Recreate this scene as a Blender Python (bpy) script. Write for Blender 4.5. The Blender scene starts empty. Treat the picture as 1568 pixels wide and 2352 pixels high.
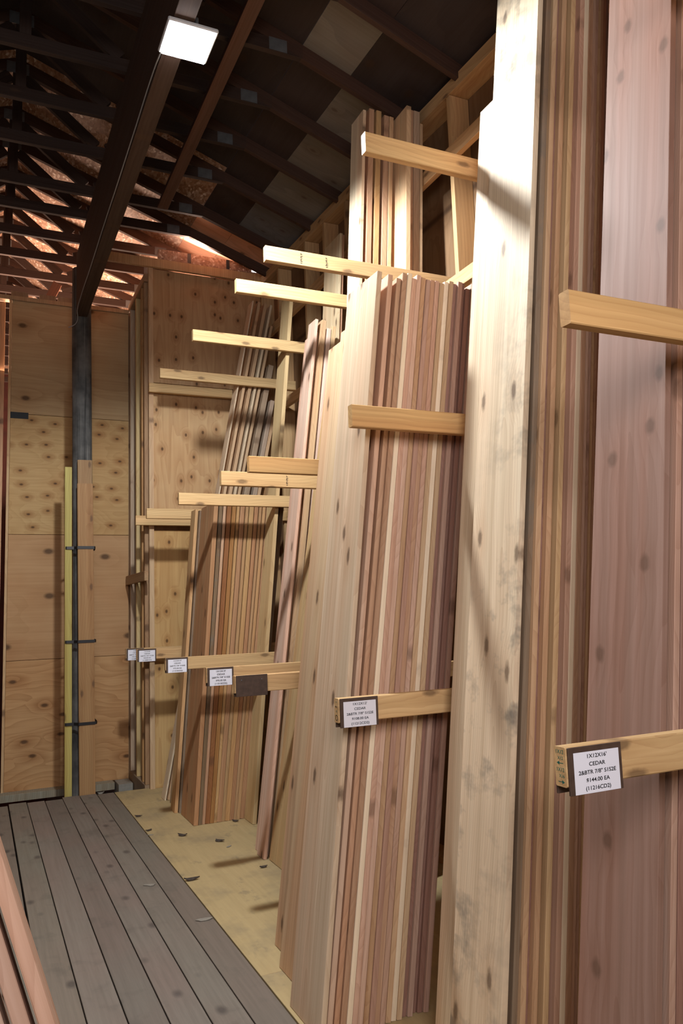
import bpy, bmesh, math, random
from mathutils import Matrix, Vector
random.seed(7)
S = bpy.context.scene
COL = S.collection
R = math.radians

# ------------------------------------------------------------------ materials
def new_mat(name):
    m = bpy.data.materials.new(name); m.use_nodes = True
    nt = m.node_tree; nt.nodes.clear()
    out = nt.nodes.new('ShaderNodeOutputMaterial'); b = nt.nodes.new('ShaderNodeBsdfPrincipled')
    nt.links.new(b.outputs[0], out.inputs[0])
    return m, nt, b

class G:
    """small helper around a node tree"""
    def __init__(s, nt): s.nt = nt
    def n(s, typ, **kw):
        x = s.nt.nodes.new('ShaderNode' + typ)
        for k, v in kw.items(): setattr(x, k, v)
        return x
    def l(s, a, b): s.nt.links.new(a, b)
    def val(s, sock, v):
        if hasattr(v, 'is_linked') or hasattr(v, 'links'): s.l(v, sock)
        else: sock.default_value = v
    def math(s, op, a, b=0.0, clamp=False):
        x = s.n('Math', operation=op, use_clamp=clamp); s.val(x.inputs[0], a); s.val(x.inputs[1], b); return x.outputs[0]
    def vmath(s, op, a, b=(0, 0, 0)):
        x = s.n('VectorMath', operation=op); s.val(x.inputs[0], a); s.val(x.inputs[1], b); return x.outputs[0]
    def noise(s, v, scale, detail=3, rough=.5):
        x = s.n('TexNoise'); s.l(v, x.inputs['Vector']); x.inputs['Scale'].default_value = scale
        x.inputs['Detail'].default_value = detail; x.inputs['Roughness'].default_value = rough
        return x.outputs[0]
    def ramp(s, f, stops):
        x = s.n('ValToRGB'); e = x.color_ramp.elements
        while len(e) < len(stops): e.new(.5)
        for i, (p, c) in enumerate(stops):
            e[i].position = p; e[i].color = (*c, 1) if len(c) == 3 else c
        s.l(f, x.inputs[0]); return x.outputs[0]
    def rng(s, f, a, b, c=0.0, d=1.0):
        x = s.n('MapRange'); s.val(x.inputs[0], f)
        for i, v in enumerate((a, b, c, d)): x.inputs[i + 1].default_value = v
        return x.outputs[0]
    def mix(s, fac, a, b, mode='MIX'):
        x = s.n('Mix', data_type='RGBA', blend_type=mode)
        s.val(x.inputs[0], fac)
        for sock, v in ((x.inputs[6], a), (x.inputs[7], b)):
            if isinstance(v, tuple): sock.default_value = (*v, 1) if len(v) == 3 else v
            else: s.l(v, sock)
        return x.outputs[2]
    def sep(s, v):
        x = s.n('SeparateXYZ'); s.l(v, x.inputs[0]); return x.outputs
    def comb(s, a, b, c):
        x = s.n('CombineXYZ'); s.val(x.inputs[0], a); s.val(x.inputs[1], b); s.val(x.inputs[2], c); return x.outputs[0]

def wood(name, ring=.016, knot=1.0, streak=.5, red=.5, smear=0.0, rough=.62, spec=.3, bump=.15, knotscale=1.0, contrast=1.0, kd_=.34, ky=6, kz=2.3, krand=1.0):
    """solid sawn lumber, length along local Z, tinted by the object colour"""
    m, nt, b = new_mat(name); g = G(nt)
    tc = g.n('TexCoord').outputs['Object']; oi = g.n('ObjectInfo')
    rnd = oi.outputs['Random']
    off = g.comb(g.math('MULTIPLY', rnd, 37.0), g.math('MULTIPLY', rnd, 91.0), g.math('MULTIPLY', rnd, 53.0))
    p = g.vmath('ADD', tc, off)
    # knots
    ps = g.sep(p); kv = g.comb(g.math('MULTIPLY', ps[1], ky), g.math('MULTIPLY', ps[2], kz), 0.0)
    vo = g.n('TexVoronoi', voronoi_dimensions='2D'); g.l(kv, vo.inputs['Vector']); vo.inputs['Scale'].default_value = 1.0; vo.inputs['Randomness'].default_value = krand
    kd = g.math('ADD', vo.outputs['Distance'], g.math('MULTIPLY', g.noise(p, 45, 2), .05))
    some = g.math('GREATER_THAN', g.sep(vo.outputs['Color'])[0], kd_)
    kmask = g.math('MULTIPLY', g.rng(kd, .07, .125, 1, 0), some)
    khalo = g.math('MULTIPLY', g.rng(kd, .08, .36, 1, 0), some)
    # growth rings around a wandering pith
    zs = g.vmath('MULTIPLY', p, (.6, .6, .75))
    n1 = g.noise(zs, 1.0, 3, .45); n2 = g.noise(g.vmath('ADD', zs, (11, 3, 7)), 1.0, 3, .45)
    xyz = g.sep(tc)
    px = g.math('ADD', g.math('ADD', xyz[0], .035), g.math('MULTIPLY', g.math('SUBTRACT', n1, .5), .16))
    py = g.math('ADD', g.math('SUBTRACT', xyz[1], .13), g.math('MULTIPLY', g.math('SUBTRACT', n2, .5), .30))
    rad = g.math('SQRT', g.math('ADD', g.math('MULTIPLY', px, px), g.math('MULTIPLY', py, py)))
    rad = g.math('ADD', rad, g.math('MULTIPLY', khalo, .022))
    rg = g.math('FRACT', g.math('DIVIDE', rad, ring))
    rg = g.math('MULTIPLY', rg, rg)
    # fine fibre streaks
    st = g.noise(g.vmath('MULTIPLY', p, (70, 70, 1.3)), 1.0, 4, .6)
    st2 = g.noise(g.vmath('MULTIPLY', p, (26, 26, .3)), 1.0, 3, .6)
    big = g.noise(g.vmath('MULTIPLY', p, (7, 7, .25)), 1.0, 2, .5)
    tint = oi.outputs['Color']
    c = g.mix(g.math('MULTIPLY', rg, .27 * contrast), tint, g.mix(1.0, tint, (.60, .46, .38), 'MULTIPLY'))
    c = g.mix(g.rng(st, .35, .7, 0, streak), c, g.mix(1.0, c, (.72, .62, .52), 'MULTIPLY'))
    c = g.mix(g.rng(st2, .36, .64, 0, .9), g.mix(1.0, c, (.90, .84, .76), 'MULTIPLY'), g.mix(1.0, c, (1.10, 1.06, 1.0), 'MULTIPLY'))
    c = g.mix(g.rng(big, .42, .62, 0, red), c, g.mix(1.0, c, (1.02, .80, .70), 'MULTIPLY'))
    if smear:
        s1 = g.noise(g.vmath('MULTIPLY', p, (5, 5, 6)), 1.0, 4, .65)
        s2 = g.noise(g.vmath('MULTIPLY', p, (1.2, 1.2, .55)), 1.0, 2, .5)
        f = g.math('MULTIPLY', g.rng(s1, .50, .66, 0, smear), g.rng(s2, .40, .54, 0, 1))
        c = g.mix(f, c, (.17, .155, .13))
    c = g.mix(g.math('MULTIPLY', khalo, .28 * knot), c, g.mix(1.0, c, (.66, .47, .34), 'MULTIPLY'))
    c = g.mix(g.math('MULTIPLY', kmask, .85 * knot), c, (.085, .045, .025))
    g.l(c, b.inputs['Base Color'])
    b.inputs['Roughness'].default_value = rough; b.inputs['Specular IOR Level'].default_value = spec
    bp = g.n('Bump'); bp.inputs['Strength'].default_value = bump; bp.inputs['Distance'].default_value = .002
    g.l(st, bp.inputs['Height']); g.l(bp.outputs[0], b.inputs['Normal'])
    return m

def ply(name, c1, c2, ax='Z', sx=2.2, sz=.5, K=16, knots=.8, kx=5, kz=3.2, halo=.5, nrm='Y'):
    """rotary-cut plywood face, grain along local ax"""
    m, nt, b = new_mat(name); g = G(nt)
    tc = g.n('TexCoord').outputs['Object']; oi = g.n('ObjectInfo'); rnd = oi.outputs['Random']
    p = g.vmath('ADD', tc, g.comb(g.math('MULTIPLY', rnd, 31.0), g.math('MULTIPLY', rnd, 17.0), g.math('MULTIPLY', rnd, 71.0)))
    sc = {'Z': (sx, sx, sz), 'X': (sz, sx, sx), 'Y': (sx, sz, sx)}[ax]
    kc = {'Z': (kx, kx, kz), 'X': (kz, kx, kx), 'Y': (kx, kz, kx)}[ax]
    fc = {'Z': (60, 60, 1.6), 'X': (1.6, 60, 60), 'Y': (60, 1.6, 60)}[ax]
    ps = g.sep(g.vmath('MULTIPLY', p, kc)); kv = g.comb(ps[0], ps[2] if nrm == 'Y' else ps[1], 0.0)
    vo = g.n('TexVoronoi', voronoi_dimensions='2D'); g.l(kv, vo.inputs['Vector']); vo.inputs['Scale'].default_value = 1.0
    vo.inputs['Randomness'].default_value = .75
    kd = vo.outputs['Distance']; some = g.math('GREATER_THAN', g.sep(vo.outputs['Color'])[1], .35)
    halom = g.math('MULTIPLY', g.rng(kd, .03, .40, 1, 0), some)
    km = g.math('MULTIPLY', g.rng(kd, .045, .10, 1, 0), some)
    n = g.noise(g.vmath('MULTIPLY', p, sc), 1.0, 2, .45)
    n = g.math('ADD', n, g.math('MULTIPLY', halom, .10))
    w = g.math('FRACT', g.math('MULTIPLY', n, K)); w = g.math('MULTIPLY', w, w)
    f = g.noise(g.vmath('MULTIPLY', p, fc), 1.0, 3, .6)
    bl = g.noise(p, 1.7, 3, .55)
    tint = oi.outputs['Color']
    c = g.mix(g.math('MULTIPLY', w, .55), c1, c2)
    c = g.mix(g.rng(f, .35, .7, 0, .35), c, g.mix(1.0, c, (.7, .6, .5), 'MULTIPLY'))
    c = g.mix(g.rng(bl, .4, .65, 0, .5), c, g.mix(1.0, c, (.86, .72, .60), 'MULTIPLY'))
    c = g.mix(g.math('MULTIPLY', halom, halo), c, g.mix(1.0, c, (.55, .36, .22), 'MULTIPLY'))
    c = g.mix(g.math('MULTIPLY', km, knots), c, (.06, .03, .015))
    c = g.mix(1.0, c, tint, 'MULTIPLY')
    g.l(c, b.inputs['Base Color']); b.inputs['Roughness'].default_value = .7; b.inputs['Specular IOR Level'].default_value = .25
    return m

def osb(name):
    m, nt, b = new_mat(name); g = G(nt)
    tc = g.n('TexCoord').outputs['Object']
    d = g.vmath('ADD', tc, g.vmath('MULTIPLY', g.comb(g.noise(tc, 9, 2), g.noise(g.vmath('ADD', tc, (5, 5, 5)), 9, 2), 0.0), (.06, .06, 0)))
    vo = g.n('TexVoronoi'); g.l(g.vmath('MULTIPLY', d, (60, 26, 50)), vo.inputs['Vector']); vo.inputs['Scale'].default_value = 1.0
    fl = g.sep(vo.outputs['Color'])[0]
    c = g.ramp(fl, [(0, (.26, .13, .08)), (.5, (.42, .24, .15)), (.85, (.52, .35, .25)), (1, (.85, .72, .62))])
    g.l(c, b.inputs['Base Color']); b.inputs['Roughness'].default_value = .55
    return m

def plain(name, col, rough=.6, metal=0.0, noise=0.0, nscale=20):
    m, nt, b = new_mat(name); g = G(nt)
    tc = g.n('TexCoord').outputs['Object']; f = g.noise(tc, nscale, 4)
    g.l(g.mix(g.rng(f, .3, .7, 0, 1), tuple(x * (1 - noise) for x in col), tuple(min(1, x * (1 + noise)) for x in col)), b.inputs['Base Color'])
    b.inputs['Roughness'].default_value = rough; b.inputs['Metallic'].default_value = metal
    return m

def deck_mat(name):
    m, nt, b = new_mat(name); g = G(nt)
    tc = g.n('TexCoord').outputs['Object']; oi = g.n('ObjectInfo'); rnd = oi.outputs['Random']
    p = g.vmath('ADD', tc, g.comb(g.math('MULTIPLY', rnd, 31.0), g.math('MULTIPLY', rnd, 17.0), g.math('MULTIPLY', rnd, 71.0)))
    st = g.noise(g.vmath('MULTIPLY', p, (55, 55, 2.2)), 1.0, 4, .65)
    bl = g.noise(p, 5, 4, .6); bl2 = g.noise(g.vmath('MULTIPLY', p, (1, 1, .6)), 2.0, 2)
    vo = g.n('TexVoronoi'); g.l(g.vmath('MULTIPLY', p, (9, 9, 5)), vo.inputs['Vector']); vo.inputs['Scale'].default_value = 1.0
    k = g.math('MULTIPLY', g.rng(vo.outputs['Distance'], .10, .26, 1, 0), g.math('GREATER_THAN', g.sep(vo.outputs['Color'])[0], .6))
    c = g.mix(g.rng(bl2, .4, .62), (.215, .192, .155), (.225, .180, .145))
    c = g.mix(g.rng(st, .3, .72, 0, .45), c, (.115, .092, .072))
    c = g.mix(g.rng(bl, .55, .75, 0, .55), c, (.10, .085, .07))
    c = g.mix(g.math('MULTIPLY', k, .7), c, (.055, .045, .042))
    c = g.mix(1.0, c, oi.outputs['Color'], 'MULTIPLY')
    g.l(c, b.inputs['Base Color']); b.inputs['Roughness'].default_value = .6
    bp = g.n('Bump'); bp.inputs['Strength'].default_value = .25; bp.inputs['Distance'].default_value = .002
    g.l(st, bp.inputs['Height']); g.l(bp.outputs[0], b.inputs['Normal'])
    return m

def floor_ply(name):
    m, nt, b = new_mat(name); g = G(nt)
    tc = g.n('TexCoord').outputs['Object']
    f = g.noise(g.vmath('MULTIPLY', tc, (40, 3, 10)), 1.0, 4, .6); bl = g.noise(tc, 2.6, 4, .6); b2 = g.noise(g.vmath('MULTIPLY', tc, (1.0, .6, 1)), 5.5, 5, .65)
    c = g.mix(g.rng(f, .3, .7, 0, .5), (.50, .375, .185), (.38, .275, .13))
    c = g.mix(g.rng(bl, .5, .68, 0, .6), c, (.25, .20, .125))
    c = g.mix(g.rng(b2, .60, .76, 0, .75), c, (.13, .115, .09))
    g.l(c, b.inputs['Base Color']); b.inputs['Roughness'].default_value = .65
    return m

def post_mat(name):
    m, nt, b = new_mat(name); g = G(nt)
    tc = g.n('TexCoord').outputs['Object']
    cr = g.noise(g.vmath('MULTIPLY', tc, (34, 34, .9)), 1.0, 4, .6); bl = g.noise(tc, 3, 4, .6)
    c = g.mix(g.rng(bl, .35, .68), (.03, .029, .028), (.16, .155, .145))
    c = g.mix(g.rng(cr, .52, .68, 0, .85), c, (.010, .009, .009))
    c = g.mix(g.rng(cr, .30, .40, .6, 0), c, (.26, .25, .23))
    g.l(c, b.inputs['Base Color']); b.inputs['Roughness'].default_value = .8
    bp = g.n('Bump'); bp.inputs['Strength'].default_value = .6; bp.inputs['Distance'].default_value = .01
    g.l(cr, bp.inputs['Height']); g.l(bp.outputs[0], b.inputs['Normal'])
    return m

M = dict(
    cedar=wood('cedar', ring=.013, knot=.9, streak=.5, red=.55),
    cedar_smear=wood('cedar_smeared', ring=.012, knot=.8, streak=.4, red=.25, smear=.8),
    cedar_edge=wood('cedar_edge', ring=.009, knot=.55, streak=.55, red=.4, contrast=1.1),
    cedar_knotty=wood('cedar_knotty', ring=.034, knot=.62, streak=.4, red=.6, kd_=.12, ky=4.2, kz=2.9, krand=.75, contrast=.9),
    sap=wood('sapwood', ring=.02, knot=.4, streak=.15, red=.1, contrast=.4),
    bark=wood('cedar_barky', ring=.02, knot=.6, streak=.9, red=.4, smear=.55, bump=.6),
    pine=wood('pine', ring=.02, knot=.75, streak=.35, red=.35, contrast=1.1),
    beam=wood('old_dark_timber', ring=.03, knot=.5, streak=.9, red=.5, rough=.75),
    truss=wood('truss_timber', ring=.02, knot=.6, streak=.7, red=.4, rough=.75),
    ply_pale=ply('plywood_pale', (.60, .47, .29), (.47, .34, .19), 'X', sx=2.0, sz=.35, K=11, kx=3.0, kz=1.8, halo=.45),
    ply_knotty=ply('plywood_knotty', (.56, .37, .17), (.46, .29, .12), 'X', sx=3.2, sz=1.1, K=15, kx=7.5, kz=4.5, halo=.75),
    ply_smooth=ply('plywood_smooth', (.53, .32, .16), (.47, .275, .13), 'X', sx=1.2, sz=.22, K=6, kx=2.6, kz=1.6, halo=.25),
    ply_bold=ply('plywood_bold', (.58, .36, .18), (.38, .20, .085), 'X', sx=2.6, sz=.85, K=14, kx=4.2, kz=2.2, halo=.55),
    ply_vert=ply('plywood_vertical', (.62, .45, .26), (.47, .30, .16), 'Z', sx=3.0, sz=.28, K=15, kx=6.5, kz=4.5, halo=.55),
    ply_dark=ply('plywood_wall_dark', (.25, .155, .085), (.19, .115, .06), 'Z', sx=3.0, sz=.5, K=12, kx=4, kz=3, halo=.4),
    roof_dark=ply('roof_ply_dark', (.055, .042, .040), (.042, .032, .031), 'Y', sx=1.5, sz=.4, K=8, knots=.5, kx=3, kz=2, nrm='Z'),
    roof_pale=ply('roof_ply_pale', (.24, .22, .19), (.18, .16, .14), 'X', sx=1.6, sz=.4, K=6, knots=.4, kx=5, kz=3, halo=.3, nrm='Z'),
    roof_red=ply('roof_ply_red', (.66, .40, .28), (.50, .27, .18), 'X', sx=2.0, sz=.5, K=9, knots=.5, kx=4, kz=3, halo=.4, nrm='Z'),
    osb=osb('osb'), deck=deck_mat('deck_plank'), fply=floor_ply('floor_plywood'), post=post_mat('weathered_post'),
    paper=plain('white_paper', (.80, .80, .88), .45), ink=plain('black_ink', (.012, .012, .014), .6),
    hard=plain('brown_hardboard', (.075, .045, .032), .5, 0, .25, 40), green=plain('green_marker', (.01, .13, .10), .6),
    steel=plain('galvanised_steel', (.13, .14, .15), .55, .3, .2), black=plain('black_band', (.012, .012, .014), .4),
    plastic=plain('lamp_housing', (.55, .56, .58), .4), cable=plain('grey_cable', (.30, .31, .32), .5),
    pit=plain('pit_dark', (.015, .015, .018), .9, 0, .3, 4), red=plain('red_boarding', (.06, .012, .008), .7, 0, .3, 6),
    chip=plain('bark_chip', (.055, .04, .03), .8, 0, .4, 60), scrap=plain('pale_scrap', (.28, .26, .22), .5, 0, .1, 30),
    tape=plain('dark_mark', (.015, .018, .022), .7),
)
def emis(name, col, s):
    m, nt, b = new_mat(name)
    b.inputs['Base Color'].default_value = (*col, 1); b.inputs['Emission Color'].default_value = (*col, 1); b.inputs['Emission Strength'].default_value = s
    return m
M['glow'] = emis('lamp_lens', (.93, .96, 1), 60)
M['day'] = emis('daylight_gap', (.95, .97, 1), 6)

# tones (object colours)
T = dict(cream=(.86, .76, .60), pale=(.80, .69, .52), tan=(.63, .475, .315), gold=(.64, .47, .28), pink=(.66, .475, .385), rose=(.62, .47, .39),
         brown=(.54, .36, .25), orange=(.60, .41, .26), mauve=(.52, .37, .31), dark=(.33, .21, .18), gray=(.30, .24, .18),
         red=(.45, .25, .17), pine=(.72, .53, .28), pine2=(.66, .47, .24), green=(.50, .46, .16), stud=(.60, .42, .23), white=(1, 1, 1))

# ------------------------------------------------------------------ builders
def link(name, me, mat, parent=None, color=None):
    o = bpy.data.objects.new(name, me); COL.objects.link(o)
    if mat: o.data.materials.append(mat)
    if parent: o.parent = parent
    if color: o.color = (*color, 1)
    return o
def tag(o, label, cat, group=None, kind=None):
    o['label'] = label; o['category'] = cat
    if group: o['group'] = group
    if kind: o['kind'] = kind
    return o
def struct(o): o['kind'] = 'structure'; return o
def empty(name, loc=(0, 0, 0), rot=(0, 0, 0)):
    o = bpy.data.objects.new(name, None); COL.objects.link(o); o.location = loc; o.rotation_euler = rot; o.empty_display_size = .1
    return o
def box_bm(x0, x1, y0, y1, z0, z1, bev=0.0015):
    bm = bmesh.new(); bmesh.ops.create_cube(bm, size=1)
    for v in bm.verts:
        v.co = Vector(((x0 + x1) / 2 + v.co.x * (x1 - x0), (y0 + y1) / 2 + v.co.y * (y1 - y0), (z0 + z1) / 2 + v.co.z * (z1 - z0)))
    if bev: bmesh.ops.bevel(bm, geom=bm.edges[:], offset=bev, segments=1, affect='EDGES')
    return bm
def to_me(bm, name='m'):
    me = bpy.data.meshes.new(name); bm.to_mesh(me); bm.free(); return me
def box(name, x0, x1, y0, y1, z0, z1, mat, parent=None, color=None, bev=.0015):
    """box with its origin at its low corner"""
    o = link(name, to_me(box_bm(0, x1 - x0, 0, y1 - y0, 0, z1 - z0, bev), name), mat, parent, color)
    o.location = (x0, y0, z0); return o
def lumber_me(t, w, L, bev=.0016, bow=0.0, wane=0.0, skew=0.0):
    """sawn board: thickness t along X, width w along Y, length L along Z; slight bow, eased arrises, ends not quite square"""
    bm = bmesh.new(); N = 10
    b = min(bev, t * .2)
    prof = [(b, 0), (t - b, 0), (t, b), (t, w - b), (t - b, w), (b, w), (0, w - b), (0, b)]
    rings = []
    for i in range(N + 1):
        z = L * i / N; u = i / N; dx = bow * 4 * u * (1 - u)
        ring_ = []
        for k, (x, y) in enumerate(prof):
            yy = y
            if wane and k in (0, 7, 1, 2): yy = y + wane * abs(math.sin(i * 2.3 + k)) * (1 if k in (0, 7) else .4)
            zz = z + (skew * (y / w - .5) if i in (0, N) else 0) * (1 if i == N else 0)
            ring_.append(bm.verts.new((x + dx, yy, zz)))
        rings.append(ring_)
    n = len(prof)
    for a, c in zip(rings, rings[1:]):
        for k in range(n): bm.faces.new((a[k], a[(k + 1) % n], c[(k + 1) % n], c[k]))
    bm.faces.new(rings[0][::-1]); bm.faces.new(rings[-1])
    bmesh.ops.recalc_face_normals(bm, faces=bm.faces[:])
    return to_me(bm, 'lumber')

def lumber(name, L, w, t, mtx, mat, color, parent=None, **kw):
    o = link(name, lumber_me(t, w, L, **kw), mat, parent, color)
    if parent: o.matrix_parent_inverse = Matrix()
    o.matrix_world = mtx if not parent else mtx
    return o
def stick(name, p, q, width_dir, t, w, mat, color, parent=None):
    """lumber running from p to q; width w lies along width_dir, thickness t across; p, q on the centre line"""
    p = Vector(p); q = Vector(q); z = (q - p).normalized(); y = Vector(width_dir); y = (y - z * y.dot(z)).normalized(); x = y.cross(z)
    mt = Matrix((x, y, z)).transposed().to_4x4()
    mt.translation = p - x * t / 2 - y * w / 2
    o = link(name, lumber_me(t, w, (q - p).length), mat, parent, color)
    o.matrix_local = (parent.matrix_basis.inverted() @ mt) if parent else mt
    return o

# ------------------------------------------------------------------ camera (solved from the vanishing points of the place)
cam = bpy.data.cameras.new('camera'); co = bpy.data.objects.new('camera', cam); COL.objects.link(co)
cam.sensor_fit = 'VERTICAL'; cam.sensor_height = 36; cam.sensor_width = 24; cam.lens = 1804.3 / 2352 * 36; cam.clip_start = .02
rt = Vector((.90803718, -.41755629, -.033395)); up = Vector((-.02063721, -.12421926, .99204016)); bk = Vector((-.41838091, -.90012017, -.1214129))
mw = Matrix((rt, up, bk)).transposed().to_4x4(); mw.translation = (0, 0, 1.57); co.matrix_world = mw
S.camera = co

WX = 2.61          # face of the rack wall studs
# ------------------------------------------------------------------ floor
fl = struct(box('floor', -2.3, 2.75, -2.5, 7.50, -.32, -.045, M['pit'], bev=0))
PITCH = .1449
for i in range(24):
    x1 = 1.143 - i * PITCH
    o = lumber('deck_plank', 10.0 - random.uniform(0, .06), .1395 if i != 6 else .134, .038, Matrix(), M['deck'], (1, 1, 1))
    v = random.uniform(.88, 1.12); o.color = (v, v * random.uniform(.97, 1.03), v, 1)
    # local Z -> world Y, local Y -> world X
    o.matrix_world = Matrix(((0, 1, 0, x1 - .1395), (0, 0, 1, -2.48 + .02 * (i % 3)), (1, 0, 0, -.038), (0, 0, 0, 1)))
    o.parent = fl; o.matrix_parent_inverse = fl.matrix_basis.inverted()
for y0, y1 in ((-2.48, 1.02), (1.023, 3.46), (3.463, 6.935), (6.938, 7.50)):
    o = box('plywood_sheet', 1.15, 2.74, y0, y1, -.04, 0, M['fply']); o.parent = fl; o.matrix_parent_inverse = fl.matrix_basis.inverted()
pit = struct(box('floor_pit', -2.3, 2.75, 7.4, 17, -1.3, -1.2, M['pit'], bev=0))
box_ = struct(box('trim_1', -2.3, 1.26, 8.20, 8.36, -.12, -.055, M['truss'], color=(.34, .34, .28)))
struct(box('trim_2', -2.3, 2.7, 7.44, 7.5, -.6, -.05, M['pit'], bev=0))

# ------------------------------------------------------------------ rack wall on the right
wr = struct(box('wall_right', WX + .14, WX + .16, -2.5, 7.6, 0, 4.86, M['ply_dark'], bev=0))
def eave(y): return 4.855 + .055 * (y - 4.5)
for v in wr.data.vertices:
    if v.co.z > 4: v.co.z = eave(v.co.y - 2.5)
def part(o, parent): o.parent = parent; o.matrix_parent_inverse = parent.matrix_basis.inverted(); return o
for i, y in enumerate((-.6, .1, .75, 1.528, 2.05, 2.777, 3.83, 4.657, 5.36, 5.797, 6.22, 6.917, 7.42)):
    o = box('stud', WX, WX + .138, y - .019, y + .019, .04, eave(y) - .09, M['pine'], color=T['stud']); part(o, wr)
part(stick('top_plate', (WX + .069, -2.4, eave(-2.4) - .043), (WX + .069, 7.42, eave(7.42) - .043), (0, 0, 1), .142, .086, M['pine'], T['stud']), wr)
part(box('bottom_plate', WX, WX + .14, -2.4, 7.42, 0, .038, M['pine'], color=T['stud']), wr)
for z in (4.27, 3.45):
    part(stick('girt', (WX - .021, -2.0, z + .045), (WX - .021, 6.78 if z == 3.45 else 7.40, z + .045), (0, 0, 1), .038, .089, M['pine'], (.70, .50, .28)), wr)
# pale-edged near stud beside the recess
part(box('stud', WX - .04, WX - .002, 3.62, 3.758, .04, 4.25, M['pine'], color=(.66, .47, .25)), wr) if False else None

# left boundary of the building (out of the frame, keeps the light in)
struct(box('wall_left', -2.4, -2.3, -2.5, 16, -1.2, 4.6, M['ply_dark'], bev=0))

# ------------------------------------------------------------------ far partition: end wall of the rack, return wall, back wall
we = struct(box('wall_end', 1.462, WX + .12, 7.47, 7.49, -.3, 4.96, M['ply_dark'], bev=0))
def vsheet(x0, x1, z0, z1, mat, c=(1, 1, 1), y=7.452):
    return part(box('plywood_sheet', x0, x1, y, y + .016, z0, z1, mat, color=c), we)
vsheet(1.50, WX, 3.80, 4.95, M['ply_vert'], (.90, .80, .74)); vsheet(1.50, WX, 2.47, 3.70, M['ply_vert'], (1, .92, .84))
vsheet(1.50, WX, 0.0, 2.36, M['ply_vert'], (1.0, .92, .70))
part(box('corner_post', 1.455, 1.499, 7.425, 7.468, 0, 4.95, M['pine'], color=(.66, .50, .33)), we)
part(box('header', .912, WX + .1, 7.41, 7.448, 4.955, 5.045, M['pine'], color=(.60, .42, .24)), we)
ob = part(box('packing_strip', 1.55, WX + .1, 7.412, 7.46, 5.047, 5.15, M['osb']), we)
for x in (1.84, 2.24): part(box('tape_mark', x, x + .035, 7.409, 7.411, 5.05, 5.148, M['tape'], bev=0), we)

wt = struct(box('wall_return', 1.515, 1.53, 7.50, 8.36, -.05, 4.92, M['ply_dark'], bev=0))
for y, c in ((8.26, (.52, .43, .33)), (7.93, (.66, .52, .27)), (7.64, (.50, .31, .14)), (7.50, (.36, .24, .14))):
    part(box('stud', 1.425, 1.513, y, y + .038, .03, 4.82, M['pine'], color=c), wt)
part(box('bottom_plate', 1.42, 1.515, 7.5, 8.32, -.15, .028, M['pine'], color=(.32, .26, .19)), wt)
part(box('top_plate', 1.42, 1.515, 7.47, 8.36, 4.822, 4.90, M['pine'], color=(.45, .32, .20)), wt)
part(stick('ledger', (1.402, 7.30, 1.925), (1.402, 8.30, 1.925), (0, 0, 1), .036, .089, M['pine'], (.42, .28, .16)), wt)

wb = struct(box('wall_back', .262, 1.53, 8.372, 8.382, -.1, 4.80, M['ply_dark'], bev=0))
for z0, z1, m, c in ((3.622, 4.80, 'ply_pale', (.92, .86, .78)), (2.402, 3.618, 'ply_knotty', (1, 1, 1)), (1.17, 2.398, 'ply_smooth', (1, 1, 1)), (-.06, 1.166, 'ply_bold', (1, .96, .9))):
    part(box('plywood_sheet', .262, 1.42, 8.35, 8.37, z0, z1, M[m], color=c), wb)
part(stick('cripple_stud', (.60, 8.42, 4.84), (.70, 8.42, 5.07), (1, 0, 0), .036, .089, M['pine'], (.45, .22, .14)), wb)
part(box('edge_trim', .236, .260, 8.335, 8.385, -.1, 4.80, M['pine'], color=(.66, .50, .30)), wb)
part(box('stud', .10, .20, 8.40, 8.438, -.1, 4.79, M['pine'], color=(.62, .40, .25)), wb)
part(box('top_plate', -.6, 1.424, 8.335, 8.43, 4.802, 4.845, M['pine'], color=(.50, .38, .24)), wb)
part(box('black_patch', .262, .43, 8.346, 8.349, 3.57, 3.635, M['tape'], bev=0), wb)
for x in (.25, .52, .70): part(box('packing_block', x, x + .16, 8.35, 8.41, 4.847, 4.90, M['pine'], color=(.36, .27, .18)), wb)
wh = struct(box('wall_hall', -2.3, .9, 11.6, 11.64, -1.2, 3.0, M['red'], bev=0))
struct(box('wall_gable', -2.4, 2.9, 16, 16.1, -1.2, 6.6, M['red'], bev=0))

# ------------------------------------------------------------------ roof
SL = .36
def roof_z(x): return 4.96 + SL * (2.5 - x) if x > .2 else 4.96 + SL * 2.3 - SL * (.2 - x)
RISE = .055   # the roof climbs a little towards the far end
ceil = empty('ceiling', (0, 5.1 * RISE, -RISE * 4.5), (math.atan(RISE), 0, 0)); struct(ceil)
def sheet(x0, x1, y0, y1, mat, c=(1, 1, 1), name='roof_sheet'):
    a = math.atan((roof_z(x1) - roof_z(x0)) / (x1 - x0)); L = (x1 - x0) / math.cos(a)
    o = link(name, to_me(box_bm(0, L, 0, y1 - y0, 0, .012, 0)), mat, ceil, c)
    o.location = (x0, y0, roof_z(x0)); o.rotation_euler = (0, -a, 0); return o
ys = [-2.6 + 2.44 * i for i in range(8)]
for y in ys:
    y_ = max(y, 6.002)
    if y + 2.4 > 6.1:
        sheet(-2.5, .199, y_, y + 2.438, M['osb']); sheet(.201, 1.83, y_, y + 2.438, M['osb'])
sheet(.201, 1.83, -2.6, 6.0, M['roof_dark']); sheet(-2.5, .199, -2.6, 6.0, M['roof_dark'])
ty = [3.72 + .59 * i for i in range(-3, 20)]
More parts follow.
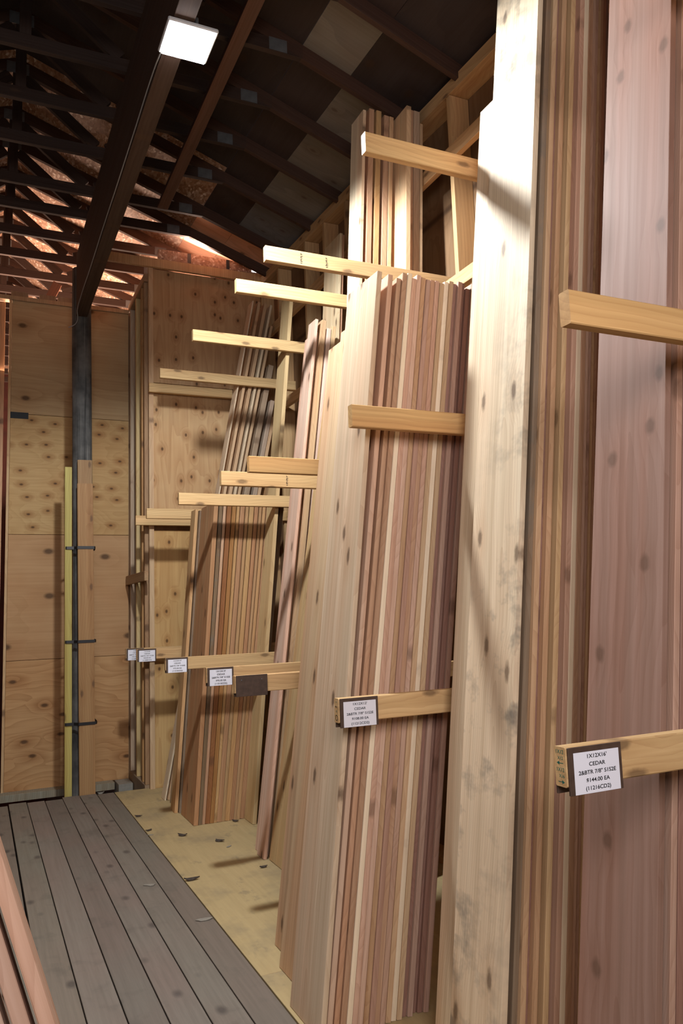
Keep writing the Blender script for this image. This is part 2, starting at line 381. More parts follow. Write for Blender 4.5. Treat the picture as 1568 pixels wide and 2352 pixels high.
# the two rows next to the eaves are plywood, one sheet to a pair of rafters
bounds = [-2.6, 1.95, 3.13, 3.72, 4.31, 4.90, 5.49, 6.08, 6.76, 7.26, 8.0, 9.1, 10.4, 12, 14, 16]
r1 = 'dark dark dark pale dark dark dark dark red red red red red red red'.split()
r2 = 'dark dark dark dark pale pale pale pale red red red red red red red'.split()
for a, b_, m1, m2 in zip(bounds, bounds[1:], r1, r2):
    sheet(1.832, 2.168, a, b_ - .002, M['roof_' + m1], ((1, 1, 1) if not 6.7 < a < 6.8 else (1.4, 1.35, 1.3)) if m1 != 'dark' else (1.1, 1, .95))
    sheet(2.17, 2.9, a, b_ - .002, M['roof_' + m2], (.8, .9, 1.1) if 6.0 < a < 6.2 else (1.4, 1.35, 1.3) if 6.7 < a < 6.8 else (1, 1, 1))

GR = 'roof trusses'
def make_truss():
    t = empty('roof_truss')
    zc = 5.14   # centre of bottom chord
    c = (.05, .034, .030)
    bc = stick('bottom_chord', (-1.32, 0, zc), (1.83, 0, zc), (0, 0, 1), .038, .089, M['truss'], c, t)
    d = .10
    stick('top_chord', (.2, 0, roof_z(.2) - .056), (2.72, 0, roof_z(2.72) - .056), (0, 0, 1), .038, .10, M['truss'], (.075, .043, .033), t)
    stick('top_chord', (.195, 0, roof_z(.2) - .055), (-2.3, 0, roof_z(-2.3) - .055), (0, 0, 1), .038, .089, M['truss'], (.075, .043, .033), t)
    kp = stick('king_post', (.2, 0, zc + .045), (.2, 0, roof_z(.2) - .12), (1, 0, 0), .036, .07, M['truss'], c, t)
    for s in (1, -1):
        stick('web', (.2 + s * .05, 0, roof_z(.2) - .16), (.2 + s * .58, 0, zc + .05), (0, 0, 1), .036, .089, M['truss'], c, t)
        stick('web', (.2 + s * .66, 0, zc + .05), (.2 + s * .98, 0, roof_z(.2 + s * .98) - .11), (1, 0, 0), .036, .07, M['truss'], c, t)
    for s in (-1,):
        g_ = box('gusset_plate', 1.60, 1.72, s * .021 - .001, s * .021 + .001, 5.10, 5.185, M['steel'], bc, bev=0); g_.matrix_parent_inverse = bc.matrix_basis.inverted()
        g_ = box('gusset_plate', .12, .28, s * .021 - .001, s * .021 + .001, roof_z(.2) - .14, roof_z(.2) - .05, M['steel'], kp, bev=0); g_.matrix_parent_inverse = kp.matrix_basis.inverted()
    return t
ORD = ['first', 'second', 'third', 'fourth', 'fifth', 'sixth', 'seventh', 'eighth', 'ninth', 'tenth', 'eleventh', 'twelfth', 'thirteenth', 'fourteenth',
       'fifteenth', 'sixteenth', 'seventeenth', 'eighteenth', 'nineteenth', 'twentieth', 'twenty-first', 'twenty-second']
t0 = make_truss(); k = 0
for y in [v for v in ty if v > 3.5 and v < 14.5]:
    if k == 0: o = t0
    else:
        o = t0.copy(); COL.objects.link(o)
        for ch in t0.children:
            c2 = ch.copy(); COL.objects.link(c2); c2.parent = o
            for gc in ch.children:
                c3 = gc.copy(); COL.objects.link(c3); c3.parent = c2; c3.matrix_parent_inverse = gc.matrix_parent_inverse.copy()
    o.location = (0, y + (.09 if 6.6 < y < 6.7 else 0), RISE * (y - 4.5))
    where = 'over the lumber racks' if y < 7.4 else 'beyond the plywood partition'
    tag(o, f'{ORD[k]} dark timber roof truss counting away from the viewer, {where}', 'roof truss', GR); k += 1

# lateral brace under the chords, girder, post
br = stick('lateral_brace', (1.375, 1.2, 5.045), (1.375, 6.4, 5.045), (1, 0, 0), .036, .089, M['truss'], (.14, .078, .06))
tag(br, 'reddish brown timber brace running along under the roof trusses right of the girder', 'brace')
gd = box('ceiling_girder', .805, .906, -2.4, 7.64, 4.44, 5.06, M['beam'], color=(.15, .085, .055), bev=.006)
# give the girder lumber-style coordinates: rebuild with length along local Z
bpy.data.objects.remove(gd)
gd = stick('ceiling_girder', (.8555, -2.4, 4.75), (.8555, 7.615, 4.75), (0, 0, 1), .101, .62, M['beam'], (.075, .05, .04))
tag(gd, 'massive dark timber girder overhead carrying the lamp and resting on the round post', 'beam')

bm = bmesh.new(); N = 28; H = [-1.2 + i * .14 for i in range(42)]
H = [h for h in H if h < 4.9] + [4.95]
rings = []
for h in H:
    rr = .093 - .004 * (h + 1.2) / 5.6
    rings.append([bm.verts.new((rr * (1 + .03 * math.sin(3 * a + h * 1.3) + .015 * math.sin(7 * a + h * 4) - (.05 if j in (20, 21) else 0)) * math.cos(a) + .012 * math.sin(h * .9),
                                rr * (1 + .03 * math.sin(2 * a + h)) * math.sin(a), h)) for j, a in ((j, 2 * math.pi * j / N) for j in range(N))])
for a, b_ in zip(rings, rings[1:]):
    for j in range(N): f = bm.faces.new((a[j], a[(j + 1) % N], b_[(j + 1) % N], b_[j])); f.smooth = True
bm.faces.new(rings[-1]); bm.faces.new(rings[0][::-1])
bmesh.ops.recalc_face_normals(bm, faces=bm.faces[:])
po = link('wooden_post', to_me(bm), M['post']); po.location = (.878, 7.72, 0)
tag(po, 'weathered dark grey round wooden post standing at the end of the deck', 'post')

# boards strapped round the post
def std(name, x0, y0, z0, L, w, t, mat, col, lean=0, roty=0, leany=0, **kw):
    """near-upright lumber: face width w along X (towards the viewer), thickness t along Y"""
    m = Matrix.Translation((x0, y0, z0)) @ Matrix.Rotation(R(roty), 4, 'Y') @ Matrix.Rotation(R(leany), 4, 'X') @ Matrix(((0, 1, 0, 0), (1, 0, 0, 0), (0, 0, 1, 0), (0, 0, 0, 1)))
    o = link(name, lumber_me(t, w, L, **kw), mat, None, col); o.matrix_world = m; return o
bmat = M['pine']
tag(std('post_guard_board', .737, 7.60, -.02, 2.98, .062, .036, bmat, (.50, .45, .15), roty=-.45), 'yellow-green treated board strapped to the left side of the post', 'board', 'boards strapped round the post')
tag(std('post_guard_board', .876, 7.585, -.9, 3.93, .128, .030, bmat, (.34, .23, .12), roty=-.75), 'taller grey-brown board strapped behind the front board of the post', 'board', 'boards strapped round the post')
tag(std('post_guard_board', .868, 7.545, -.9, 3.70, .138, .036, bmat, (.40, .25, .12), roty=-.75), 'brown board with a dark knot strapped to the front of the post', 'board', 'boards strapped round the post')
def band(name, pts, z, h, th, mat, parent=None):
    bm = bmesh.new(); n = len(pts); rows = []
    c = sum((Vector(p) for p in pts), Vector((0, 0))) / n
    for (zz, e) in ((0, 0), (h, 0), (h, th), (0, th)):
        row = []
        for p in pts:
            v = Vector(p); d = (v - c).normalized(); q = v + d * e
            row.append(bm.verts.new((q.x, q.y, z + zz)))
        rows.append(row)
    for a, b_ in zip(rows, rows[1:] + rows[:1]):
        for j in range(n): bm.faces.new((a[j], a[(j + 1) % n], b_[(j + 1) % n], b_[j]))
    bmesh.ops.recalc_face_normals(bm, faces=bm.faces[:])
    return link(name, to_me(bm), mat, parent)
for z, w_, dx in ((2.19, 'upper', 0), (1.335, 'middle', .010), (.605, 'lowest', .022)):
    pts = [(.727 + dx * .4, 7.595), (.738 + dx * .4, 7.59), (.80 + dx * .5, 7.588), (.824 + dx, 7.541), (.970 + dx, 7.541), (.985 + dx, 7.58), (1.0 + dx * .5, 7.74), (.965, 7.82), (.885, 7.85), (.79, 7.82), (.727 + dx * .4, 7.66)]
    s = band('strap', pts, z, .026, .003, M['black'])
    tag(s, f'{w_} of three thin black straps binding boards round the post', 'strap', 'straps round the post')

# ------------------------------------------------------------------ lamp
lp = empty('flood_light', (.903, 3.585, 4.404)); tag(lp, 'square white LED floodlight glaring under the timber girder', 'lamp')
bm = box_bm(-.125, .125, -.125, .125, 0.012, .0345, .006); link('housing', to_me(bm), M['plastic'], lp)
bm = box_bm(-.112, .112, -.112, .112, 0.0, .0118, .003); link('lens', to_me(bm), M['glow'], lp)
bm = box_bm(.012, .03, -.10, .10, .0347, .085, .003); link('bracket', to_me(bm), M['steel'], lp)
for i in range(5):
    bm = box_bm(.04, .11, -.09 + i * .045 - .004, -.09 + i * .045 + .004, .0345, .052, .001); link('cooling_fin', to_me(bm), M['plastic'], lp)
cu = bpy.data.curves.new('cable', 'CURVE'); cu.dimensions = '3D'; cu.bevel_depth = .004; cu.bevel_resolution = 2
pts = [(.795, 3.70, 4.425), (.797, 3.85, 4.45), (.798, 4.5, 4.455), (.796, 5.1, 4.448), (.798, 5.8, 4.46), (.796, 6.5, 4.45), (.797, 7.2, 4.46), (.797, 7.45, 4.44), (.80, 7.62, 4.36), (.74, 7.66, 4.33)]
sp = cu.splines.new('BEZIER'); sp.bezier_points.add(len(pts) - 1)
for bp_, p in zip(sp.bezier_points, pts): bp_.co = p; bp_.handle_left_type = bp_.handle_right_type = 'AUTO'
tmp = bpy.data.objects.new('tmp', cu); COL.objects.link(tmp); dg = bpy.context.evaluated_depsgraph_get(); dg.update()
me = bpy.data.meshes.new_from_object(tmp.evaluated_get(dg)); bpy.data.objects.remove(tmp)
cb = link('power_cable', me, M['cable']); tag(cb, 'thin grey cable stapled along the girder from lamp to post', 'cable')

# ------------------------------------------------------------------ rack arms and price signs
AY = [1.47, 2.72, 4.01, 4.60, 5.74, 6.86, 7.36]
low = [(1.225, 1.236), (1.225, 1.236), (1.222, 1.238), (1.23, 1.248), (1.235, 1.256), (1.235, 1.282), (1.228, 1.272)]
mid = [(1.333, 2.348), (1.325, 2.368), (1.322, 2.408), (1.337, 2.428), (1.342, 2.462), (1.322, 2.490), (1.318, 2.487)]
top = [(1.43, 3.54), (1.432, 3.548), (1.444, 3.632), (1.455, 3.678), (1.462, 3.738), (1.444, 3.762), (1.445, 3.768)]
near = ['closest to the viewer', 'second from the viewer', 'third from the viewer', 'fourth from the viewer', 'fifth from the viewer', 'sixth from the viewer', 'against the far end wall']
tiers = (('low', low, 'lower'), ('mid', mid, 'middle'), ('top', top, 'top'))
for nm, tab, word in tiers:
    for i, (x, z) in enumerate(tab):
        y = AY[i]
        # local Z -> +X (length), local Y -> Z (height), local X -> Y (thickness)
        h = .089; L = WX + (.10 if nm != 'top' else -.0404 if i < 2 else .138) - x
        if i == 6: L = .82 if nm == 'top' else WX - x
        c = T['pine'] if (nm != 'mid' or i not in (0, 1, 2)) else (.70, .46, .21)
        if nm == 'low': c = (.66, .47, .25)
        if nm == 'top' and i == 2: c = (.62, .43, .23)
        v = random.uniform(.94, 1.06); c = tuple(min(1, a * v) for a in c)
        o = link('rack_arm', lumber_me(.038, h, L, bev=.003), M['pine'], None, c)
        o.matrix_world = Matrix(((0, 0, 1, x), (1, 0, 0, y), (0, 1, 0, z - h), (0, 0, 0, 1)))
        extra = ''
        if nm == 'low': extra = ' with a price sign on its tip' if i not in (2,) else ' with a blank brown plate on its tip'
        if i == 6 and nm == 'top': extra = ''
        tag(o, f'{word} pine rack arm{extra}, {near[i]}', 'rack arm', f'{word} row of pine rack arms')
        if nm == 'top' and i == 2 or nm == 'mid' and i == 3:
            bm = bmesh.new()
            def bar(u0, v0, u1, v1):
                vs = [bm.verts.new((-.0006, v_, u_)) for u_, v_ in ((u0, v0), (u1, v0), (u1, v1), (u0, v1))]; bm.faces.new(vs)
            for U in ((.21, .37) if nm == 'top' else (.42,)):
                for j in range(6):
                    bar(U + random.uniform(0, .004), .014 + j * .0105, U + random.uniform(.012, .017), .014 + j * .0105 + .0035)
                    if j % 2: bar(U + .004, .014 + j * .0105, U + .007, .014 + j * .0105 + .010)
            sm = link('stamp_mark', to_me(bm), M['ink'], o)

def text_me(body, size, align='CENTER', bold=.0):
    cu = bpy.data.curves.new('t', 'FONT'); cu.body = body; cu.size = size; cu.align_x = align; cu.align_y = 'CENTER'; cu.offset = bold; cu.extrude = .0001
    o = bpy.data.objects.new('t', cu); COL.objects.link(o)
    dg = bpy.context.evaluated_depsgraph_get(); dg.update()
    me = bpy.data.meshes.new_from_object(o.evaluated_get(dg)); bpy.data.objects.remove(o); return me
signs = [
    (0, ["1X12X16'", "CEDAR", '2&BTR 7/8" S1S2E', "$144.00 EA", "(11216CD2)"], 'white price sign reading 1X12X16 CEDAR $144.00 on brown plate, nearest arm'),
    (1, ["1X12X12'", "CEDAR", '2&BTR 7/8" S1S2E', "$108.00 EA", "(11212CD2)"], 'white price sign reading 1X12X12 CEDAR $108.00 on brown plate, middle of picture'),
    (3, ["1X10X10'", "CEDAR", '2&BTR 7/8" S1S2E', "$90.00 EA", "(11010CD2)"], 'white price sign reading $90.00 EA left of the blank brown plate'),
    (4, ["1X10X10'", "CEDAR", '2&BTR 7/8" S1S2E', "$75.00 EA", "(11010CD2)"], 'white price sign reading $75.00 EA in front of the knotty tan board'),
    (5, ["1X10X8'", "CEDAR", '2&BTR 7/8" S1S2E', "$60.00 EA", "(11008CD2)"], 'small white price sign overlapping the farthest sign'),
    (6, ["1X8X8'", "CEDAR", '2&BTR 7/8" S1S2E', "$45.00 EA", "(1108CD2)"], 'farthest white price sign, half hidden by the next one'),
]
for i, lines, lab in signs + [(2, None, 'blank dark brown plate screwed to the tip of a rack arm')]:
    x, z = low[i]; y = AY[i] - .0061
    s = empty('price_sign', (x + .004, y, z - .107)); tag(s, lab, 'sign', 'price signs on the lower arms' if lines else None)
    if not lines: s.name = 'brown_plate'
    w, h = (.158, .106)
    if not lines: w, h = .172, .108
    bm = box_bm(0, w, 0, .006, 0, h, .0008); link('backing_board', to_me(bm), M['hard'], s)
    if i in (0, 1, 3, 4, 2):
        bm = box_bm(0.002, w - .03, .0455, .0515, -.002, h - .006, .0008); link('rear_board', to_me(bm), M['hard'], s)
    if lines:
        bm = bmesh.new()
        pw0, pw1, ph0, ph1 = .013, w - .010, .001, h - .012
        vs = [bm.verts.new((pw0 + (pw1 - pw0) * u, -.0012 - .001 * math.sin(u * math.pi) * .4, zz)) for zz in (ph0, ph1) for u in [j / 8 for j in range(9)]]
        for j in range(8): bm.faces.new((vs[j], vs[j + 1], vs[9 + j + 1], vs[9 + j]))
        pp = link('paper', to_me(bm), M['paper'], s)
        for j, t in enumerate(lines):
            o = link('printed_line', text_me(t, .0124, bold=.00013), M['ink'], pp)
            o.location = ((pw0 + pw1) / 2, -.0022, ph1 - .0105 - j * .0178); o.rotation_euler = (R(90), 0, 0); o.scale = (1.2, 1.0, 1)
    else:
        for u in (.03, .14):
            bm = bmesh.new(); bmesh.ops.create_cone(bm, cap_ends=True, segments=12, radius1=.003, radius2=.002, depth=.002)
            o = link('screw', to_me(bm), M['steel'], s); o.location = (u, -.001, h - .025); o.rotation_euler = (R(90), 0, 0)
# green handwriting on the end grain of the nearest arm
hw = [o for o in COL.objects if o.name == 'rack_arm'][0]
def on_end(me, dy, dz, arm, name='handwriting', mat='green'):
    o = link(name, me, M[mat], arm)
    # arm local: x thickness (world Y), y height, z length (world X); end face at z=0 seen from -X, viewer's right = -Y = -local x
    o.matrix_local = Matrix(((-1, 0, 0, dy), (0, 1, 0, dz), (0, 0, -1, -.0006), (0, 0, 0, 1))); return o
def arrow_me(s=1):
    bm = bmesh.new()
    def poly(ps): bm.faces.new([bm.verts.new((a * s, b_, 0)) for a, b_ in (ps if s > 0 else ps[::-1])])
    poly([(-.011, -.0008), (.004, -.0008), (.004, .0008), (-.011, .0008)]); poly([(.002, -.0045), (.011, 0), (.002, .0045)])
    return to_me(bm)
on_end(text_me('1X12', .0125), .019, .078, hw); on_end(text_me('X12', .0105), .017, .064, hw); on_end(arrow_me(-1), .019, .053, hw)
on_end(text_me('1X12', .0125), .019, .038, hw); on_end(text_me('X16', .0105), .015, .024, hw); on_end(arrow_me(1), .017, .011, hw)
hw2 = [o for o in COL.objects if o.name.startswith('rack_arm') and abs(o.matrix_world.translation.y - AY[1]) < .01 and o.matrix_world.translation.z < 1.3][0]
on_end(text_me('12', .010), .019, .075, hw2); on_end(arrow_me(-1), .019, .058, hw2, mat='ink'); on_end(text_me('10', .010), .019, .042, hw2)
bm = bmesh.new(); bmesh.ops.create_circle(bm, segments=20, radius=.011); bmesh.ops.extrude_edge_only(bm, edges=bm.edges[:])
for v in bm.verts[20:]: v.co *= .72
on_end(to_me(bm), .019, .018, hw2, 'handwriting', 'ink')

# ------------------------------------------------------------------ lumber in the bays
def board(x0, yn, lean, L, w, t, tone, label, group, mat='cedar', name='cedar_board', bow=0.0, wane=0.0, yaw=0, pitch=0, cat='board', skew=0.0):
    c = T[tone] if isinstance(tone, str) else tone
    v = random.uniform(.95, 1.05); c = tuple(min(1, a * v) for a in c)
    o = link(name, lumber_me(t, w, L, bow=bow, wane=wane, skew=skew), M[mat], None, c)
    lift = t * math.sin(R(abs(lean))) if lean > 0 else 0
    o.matrix_world = Matrix.Translation((x0, yn, lift + .0005)) @ Matrix.Rotation(R(yaw), 4, 'Z') @ Matrix.Rotation(R(pitch), 4, 'X') @ Matrix.Rotation(R(lean), 4, 'Y')
    return tag(o, label, cat, group)

# bay in front of the $108 sign: tall 16 ft boards (right of picture)
g = 'tall cedar boards at the right'
tl = 5.0
board(1.482, 2.20, 6.8, 4.27, .286, .0235, (.80, .70, .54), 'front pale cedar board with dark smears, tallest broad face right of centre', g, 'cedar_smear')
board(1.5100, 2.335, 6.8, 3.72, .285, .0225, (.80, .68, .52), 'pale cedar board behind the smeared one, its top lit white by the lamp', g)
row = [('gray', 'bark', 'grey barky edge', .013), ('tan', 'cedar_edge', 'tan edge', 0), ('dark', 'cedar_edge', 'dark edge', .02), ('orange', 'cedar_edge', 'orange-tan edge', 0), ('tan', 'cedar_edge', 'broad tan edge', .05),
       ('gold', 'cedar_edge', 'golden edge', .0), ('mauve', 'cedar_edge', 'mauve edge', .03), ('pink', 'cedar_edge', 'pinkish edge', 0), ('cream', 'sap', 'cream white edge', 0)]
x = 1.5365
for k, (tone, mt, wd, rec) in enumerate(row):
    board(x, 2.205 + rec, 6.8, 4.72, .272 - rec, .0218, tone, f'tall cedar board with {wd}, {ORD[k]} behind the two pale front boards', g, mt, wane=.004 if mt == 'bark' else 0)
    x += .0228
for k, tone in enumerate(('brown', 'pink', 'mauve', 'tan', 'brown', 'red', 'dark')):
    board(x, 2.205 + .01 * k, 6.8, 4.72, .262, .0218, tone, f'tall {tone} cedar board beside the cream white edge, {ORD[k]} towards the wall', g, 'cedar_edge'); x += .0228
g = 'tall cedar boards nearest the viewer'
board(1.553, 1.655, 7.6, 4.72, .29, .0225, (.33, .215, .18), 'broad pinkish cedar board with round knots at the right edge', g, 'cedar_knotty')
for k, tone in enumerate(('mauve', 'dark', 'mauve', 'brown')):
    board(1.596 + .026 * k, 1.65 + (.0 if k else .0), 7.6, 4.72, .28, .022, tone, f'tall {tone} cedar board behind the broad pinkish one, {ORD[k]} from it', g, 'cedar_edge')

# centre bay: 10 ft boards
g = 'cedar boards in the centre bay'
board(1.166, 2.85, 7.0, 3.03, .305, .0225, (.70, .58, .44), 'front tan cedar board with broad face in the centre bay', g, bow=0, skew=.008)
board(1.1955, 2.86, 7.55, 3.03, .285, .0225, (.66, .50, .40), 'second board of the centre bay, shaded face and pale pink edge', g, skew=.006)
board(1.2475, 3.16, 7.9, 2.99, .34, .0215, (.64, .49, .33), 'board showing a strip left of the front board of the centre bay', g)
board(1.310, 3.46, 7.35, 2.97, .27, .0215, (.62, .46, .31), 'leftmost board strip of the centre bay', g)
row = ['brown', 'brown', 'cream', 'pink', 'pink', 'orange', 'mauve', 'brown', 'pink', 'tan', 'cream', 'tan', 'dark', 'mauve', 'dark', 'dark', 'mauve']
x = 1.2245; n_ = {}
for k, tone in enumerate(row):
    wd = {'cream': 'creamy white', 'pink': 'pinkish', 'dark': 'dark purplish'}.get(tone, tone)
    rec = {0: .012, 5: .004, 12: .012, 14: .02, 15: .01}.get(k, random.uniform(0, .004))
    board(x, 2.85 + rec, 7.82, 3.04 + random.uniform(-.022, .014), .255, .0218, tone, f'{wd} edged cedar board in the centre bay, {ORD[k]} behind the shaded second board', g, 'sap' if tone == 'cream' else 'cedar_edge', skew=random.uniform(-.004, .004))
    x += .0238

# tall narrow stack behind the centre bay
g = 'tall boards behind the centre bay'
def tall(x0, lean, L, w, t, tone, lab, yn=4.09, mat='cedar'): board(x0, yn, lean, L, w, t, tone, lab, g, mat)
tall(1.892, 3.75, 4.78, .178, .022, 'cream', 'pale lit board at the left of the tall stack, beside the arm tip', yn=4.20)
tall(1.936, 3.75, 4.80, .17, .036, 'brown', 'brown board beside the pale lit board of the tall stack', yn=4.20)
tall(1.989, 3.75, 4.80, .17, .036, (.62, .45, .24), 'golden board of the tall stack, right of the brown one', yn=4.20)
tall(2.046, 3.75, 4.78, .17, .036, 'brown', 'brown knotty board of the tall stack, right of the golden one', mat='cedar_edge', yn=4.20)
tall(2.086, 3.75, 4.78, .17, .03, 'tan', 'tan board touching the broad knotty face in the tall stack', yn=4.20)
tall(2.178, 3.25, 4.78, .286, .033, (.76, .63, .43), 'broad knotty board in the middle of the tall stack', yn=4.06)
tall(2.2225, 3.25, 4.78, .25, .022, 'brown', 'thin brown board right of the broad knotty one in the tall stack')
tall(2.248, 3.25, 4.78, .25, .045, (.48, .37, .28), 'thick greyish board near the right of the tall stack')
tall(2.296, 3.25, 4.70, .25, .02, 'tan', 'last tan board at the right of the tall stack, beside the dark gap')

# third bay: 12 ft boards
g = 'cedar boards in the third bay'
board(1.684, 4.97, 7.45, 3.66, .135, .0215, (.68, .52, .44), 'front pinkish cedar board with a diagonal shadow in the third bay', g)
board(1.708, 5.015, 7.45, 3.58, .20, .0215, (.66, .50, .42), 'shorter pinkish board just behind the front one of the third bay', g)
board(1.738, 4.975, 7.42, 3.66, .16, .036, (.60, .47, .31), 'tan edged board next to the pinkish pair of the third bay', g, 'cedar_edge')
board(1.795, 4.97, 7.25, 3.60, .20, .030, (.66, .52, .45), 'pale pink edged board right of the dark gap in the third bay', g)
board(1.84, 4.97, 7.1, 3.62, .20, .030, (.66, .52, .33), 'yellowish board at the right of the third bay top', g)
board(1.715, 4.67, 9.0, 3.35, .285, .022, (.60, .45, .25), 'golden tan board with a shadow, left of the centre bay', g)
board(1.80, 4.70, 9.0, 3.35, .26, .022, (.56, .42, .25), 'tan board right behind the golden shadowed board', g)
board(2.13, 5.10, 4.0, 4.40, .285, .022, (.70, .60, .42), 'greyish pale tall board left of the pale lit one', g)
board(2.155, 5.115, 4.0, 4.40, .26, .022, 'brown', 'dark brown tall board behind the greyish pale one', g, 'cedar_edge')

# tall post-like board before the far stack
g = 'boards beside the eight foot stack'
board(1.885, 5.80, 5.65, 4.18, .20, .03, (.68, .54, .31), 'long pale board standing behind the pinkish board of the third bay', g, 'pine')

# fourth bay: 8 ft stack
g = 'eight foot boards in the far stack'
board(1.452, 6.45, 4.6, 2.44, .145, .026, (.60, .43, .235), 'leftmost slim tan board of the eight foot stack', g)
board(1.484, 6.43, 4.6, 2.43, .15, .022, 'gray', 'grey board peeping out behind the leftmost slim board', g, 'bark')
board(1.492, 6.00, 4.55, 2.44, .40, .034, (.50, .32, .18), 'broad brown face of the eight foot stack with a dark knot', g)
row = ['gray', 'pink', 'red', 'orange', 'gold', 'brown', 'tan', 'gold', 'brown', 'rose', 'tan', 'brown', 'tan', 'gold', 'gray']
x = 1.5300
th8 = [.0265, .022, .034, .03, .022, .036, .024, .036, .03, .022, .024, .036, .03, .022, .034]
for k, tone in enumerate(row):
    ln = 4.7 + k * .16
    mt = 'bark' if tone == 'gray' else 'cedar_edge'
    c = {'orange': (.46, .27, .12), 'rose': (.58, .43, .30), 'red': (.40, .20, .10)}.get(tone, T[tone]); c = (c[0] * .80, c[1] * .74, c[2] * .62)
    o = board(x, 6.0 + random.uniform(0, .006), ln, 2.44 + random.uniform(-.01, .01), .28, th8[k], c, f'{ {"gray":"grey barky","pink":"pinkish","red":"reddish brown","rose":"pale"}.get(tone,tone)} edge in the eight foot stack, {ORD[k]} right of the broad brown face', g, mt)
    x += th8[k] + .0013
# small board leaning left of it
board(1.50, 6.72, 6.5, 1.9, .12, .022, (.40, .33, .24), 'short greyish board leaning behind the slim tan board by the end wall', g)

# last bay: strongly leaning long boards
g = 'long leaning boards at the far end'
base = [(1.475, 10.9, 'cream', .012), (1.50, 11.3, 'tan', .026), (1.532, 11.7, 'tan', .03), (1.568, 12.0, (.76, .66, .5), .022), (1.595, 12.2, 'tan', .024), (1.655, 12.2, (.40, .33, .25), .05), (1.74, 12.2, (.44, .38, .32), .04), (1.785, 12.2, 'tan', .03), (1.885, 12.2, 'gold', .03), (1.925, 12.2, 'rose', .03)]
for k, (x0, ln, tone, t) in enumerate(base):
    L = min(4.62, (WX - .06 - x0 - t) / math.sin(R(ln)))
    if k > 7: L = 3.1
    wd = {'cream': 'bright thin', 'tan': 'tan', 'gold': 'short golden', 'rose': 'short pale'}.get(tone, 'greyish') if isinstance(tone, str) else 'greyish'
    board(x0, 6.92, ln, L, .14, t, tone, f'{wd} long board leaning steeply at the far end, {ORD[k]} from the left', g, 'cedar_edge')

# stack leaning the other way at the lower left
g = 'boards leaning at the lower left'
for k, (x0, ln, c) in enumerate(((.392, -17.2, (.62, .43, .34)), (.352, -16.9, (.60, .45, .38)), (.312, -16.6, (.58, .43, .36)), (.272, -16.3, (.55, .40, .34)))):
    board(x0, 1.38, ln, 2.35, .10 if k else .13, .0235, c, ['reddish board with bark edge and black knots, outermost of the lower left stack', 'second pinkish board in the lower left stack',
          'third pinkish board in the lower left stack', 'innermost board at the lower left corner'][k], g, 'cedar', wane=.003 if k == 0 else 0)

# ------------------------------------------------------------------ litter
def chip(x, y, s, mat, lab, grp, name, flat=.25, rz=0):
    bm = bmesh.new(); n = 9; rr = [random.uniform(.55, 1) for _ in range(n)]
    lo = [bm.verts.new((s * rr[j] * math.cos(2 * math.pi * j / n), s * .45 * rr[j] * math.sin(2 * math.pi * j / n), .0005 + s * flat * .25 * (math.cos(4 * math.pi * j / n) + 1))) for j in range(n)]
    hi = [bm.verts.new(v.co + Vector((0, 0, .002 + s * flat * .15))) for v in lo]
    bm.faces.new(lo[::-1]); bm.faces.new(hi)
    for j in range(n): bm.faces.new((lo[j], lo[(j + 1) % n], hi[(j + 1) % n], hi[j]))
    bmesh.ops.recalc_face_normals(bm, faces=bm.faces[:])
    o = link(name, to_me(bm), M[mat]); o.location = (x, y, .001); o.rotation_euler = (0, 0, rz); return tag(o, lab, 'debris', grp)
for i, (x, y, s, lab) in enumerate(((1.179, 6.509, .035, 'dark bark chip by the deck edge near the slim tan board'), (1.357, 5.791, .05, 'curled dark bark chip on plywood, left of two before the eight foot stack'),
        (1.548, 5.515, .045, 'curled dark bark chip on plywood, right of two before the eight foot stack'), (1.186, 4.83, .05, 'bark chip on the deck edge half way down the aisle'),
        (1.172, 6.05, .03, 'small bark chip at the plywood edge behind the pale scrap'), (1.634, 4.828, .035, 'dark bark chip under the golden tan board'), (1.80, 5.95, .04, 'bark splinter at the foot of the eight foot stack'))):
    chip(x, y, s, 'chip', lab, 'bark chips on the floor', 'bark_chip', .5, random.uniform(-1, 1))
for x, y, s, lab in ((.95, 4.87, .045, 'pale paper scrap lying on the grey deck'), (1.095, 4.2, .05, 'torn beige scrap on the deck beside the plywood'), (1.16, 5.93, .03, 'tiny white scrap on the plywood edge'), (1.57, 5.36, .03, 'small white scrap on the plywood floor')):
    chip(x, y, s, 'scrap', lab, 'scraps on the floor', 'paper_scrap', .08, random.uniform(-1, 1))
b_ = box('offcut_block', 1.275, 1.41, 8.05, 8.30, -.17, -.05, M['scrap']); tag(b_, 'pale offcut block lying in the gap before the back wall', 'offcut')
struct(box('trim_3', 1.0, 1.46, 7.85, 8.36, -.45, -.171, M['pit'], bev=0))
chip(1.385, 7.93, .05, 'scrap', 'crumpled clear plastic shining in the gap behind the deck', 'plastic in the gap', 'plastic_scrap', .6, .4)
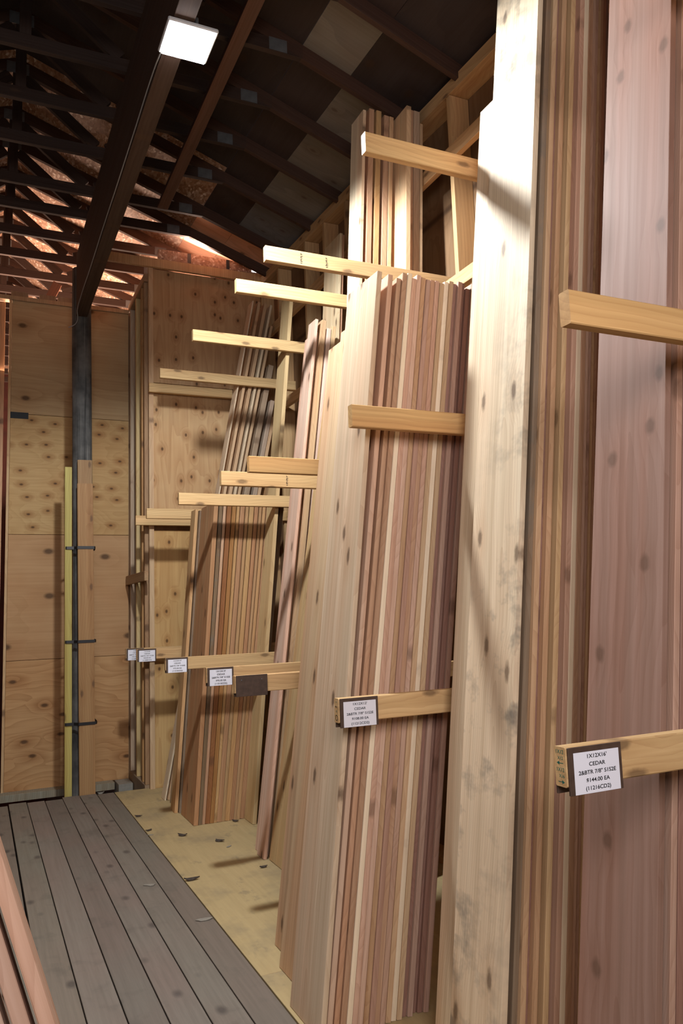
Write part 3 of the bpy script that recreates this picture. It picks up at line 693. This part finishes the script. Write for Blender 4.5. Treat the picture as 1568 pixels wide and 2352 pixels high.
COL.objects[-1].location.z = -.169
chip(1.06, 7.72, .045, 'scrap', 'crumpled white plastic at the foot of the post boards', 'plastic in the gap', 'plastic_scrap', .8, .2)
COL.objects[-1].location.z = -.05
struct(box('window_1', WX - .1, WX + .06, 7.41, 7.43, 5.06, 5.12, M['day'], bev=0))

# ------------------------------------------------------------------ light
def area(name, loc, direction, size, power, col=(1, 1, 1), sy=None, spread=180):
    l = bpy.data.lights.new(name, 'AREA'); l.energy = power; l.color = col; l.size = size
    if sy: l.shape = 'RECTANGLE'; l.size_y = sy
    l.spread = R(spread)
    o = bpy.data.objects.new(name, l); COL.objects.link(o); o.location = loc
    o.rotation_euler = Vector(direction).to_track_quat('-Z', 'Y').to_euler(); return o
fl_ = bpy.data.lights.new('flood_lamp', 'SPOT'); fl_.energy = 640; fl_.color = (.93, .97, 1); fl_.spot_size = R(168); fl_.spot_blend = .25; fl_.shadow_soft_size = .09
fo = bpy.data.objects.new('flood_lamp', fl_); COL.objects.link(fo); fo.location = (.875, 3.56, 4.30); fo.rotation_euler = Vector((.10, .05, -1)).to_track_quat('-Z', 'Y').to_euler()
area('lamp_behind_viewer', (.02, -1.5, 3.0), (.36, 1, -.36), 1.5, 80, (1, .93, .92), spread=130)
area('lamp_left_of_viewer', (-.7, -.2, 2.5), (.62, 1, -.15), .8, 13, (1, .93, .92), spread=140)
area('hall_glow', (.6, 12.5, 3.2), (0, -.12, 1), 3.0, 420, (1, .66, .48), sy=5)
area('hall_glow_near', (.9, 9.05, 4.45), (.1, -.7, 1), 1.7, 120, (1, .66, .48), sy=1.4)
area('eave_glow', (1.95, 7.485, 5.135), (.0, -1, .36), .06, 60, (1, .70, .55))
w = bpy.data.worlds.new('world'); S.world = w; w.use_nodes = True
w.node_tree.nodes['Background'].inputs[0].default_value = (.55, .62, .8, 1); w.node_tree.nodes['Background'].inputs[1].default_value = .09
S.view_settings.view_transform = 'Standard'; S.view_settings.look = 'None'; S.view_settings.exposure = -0.45
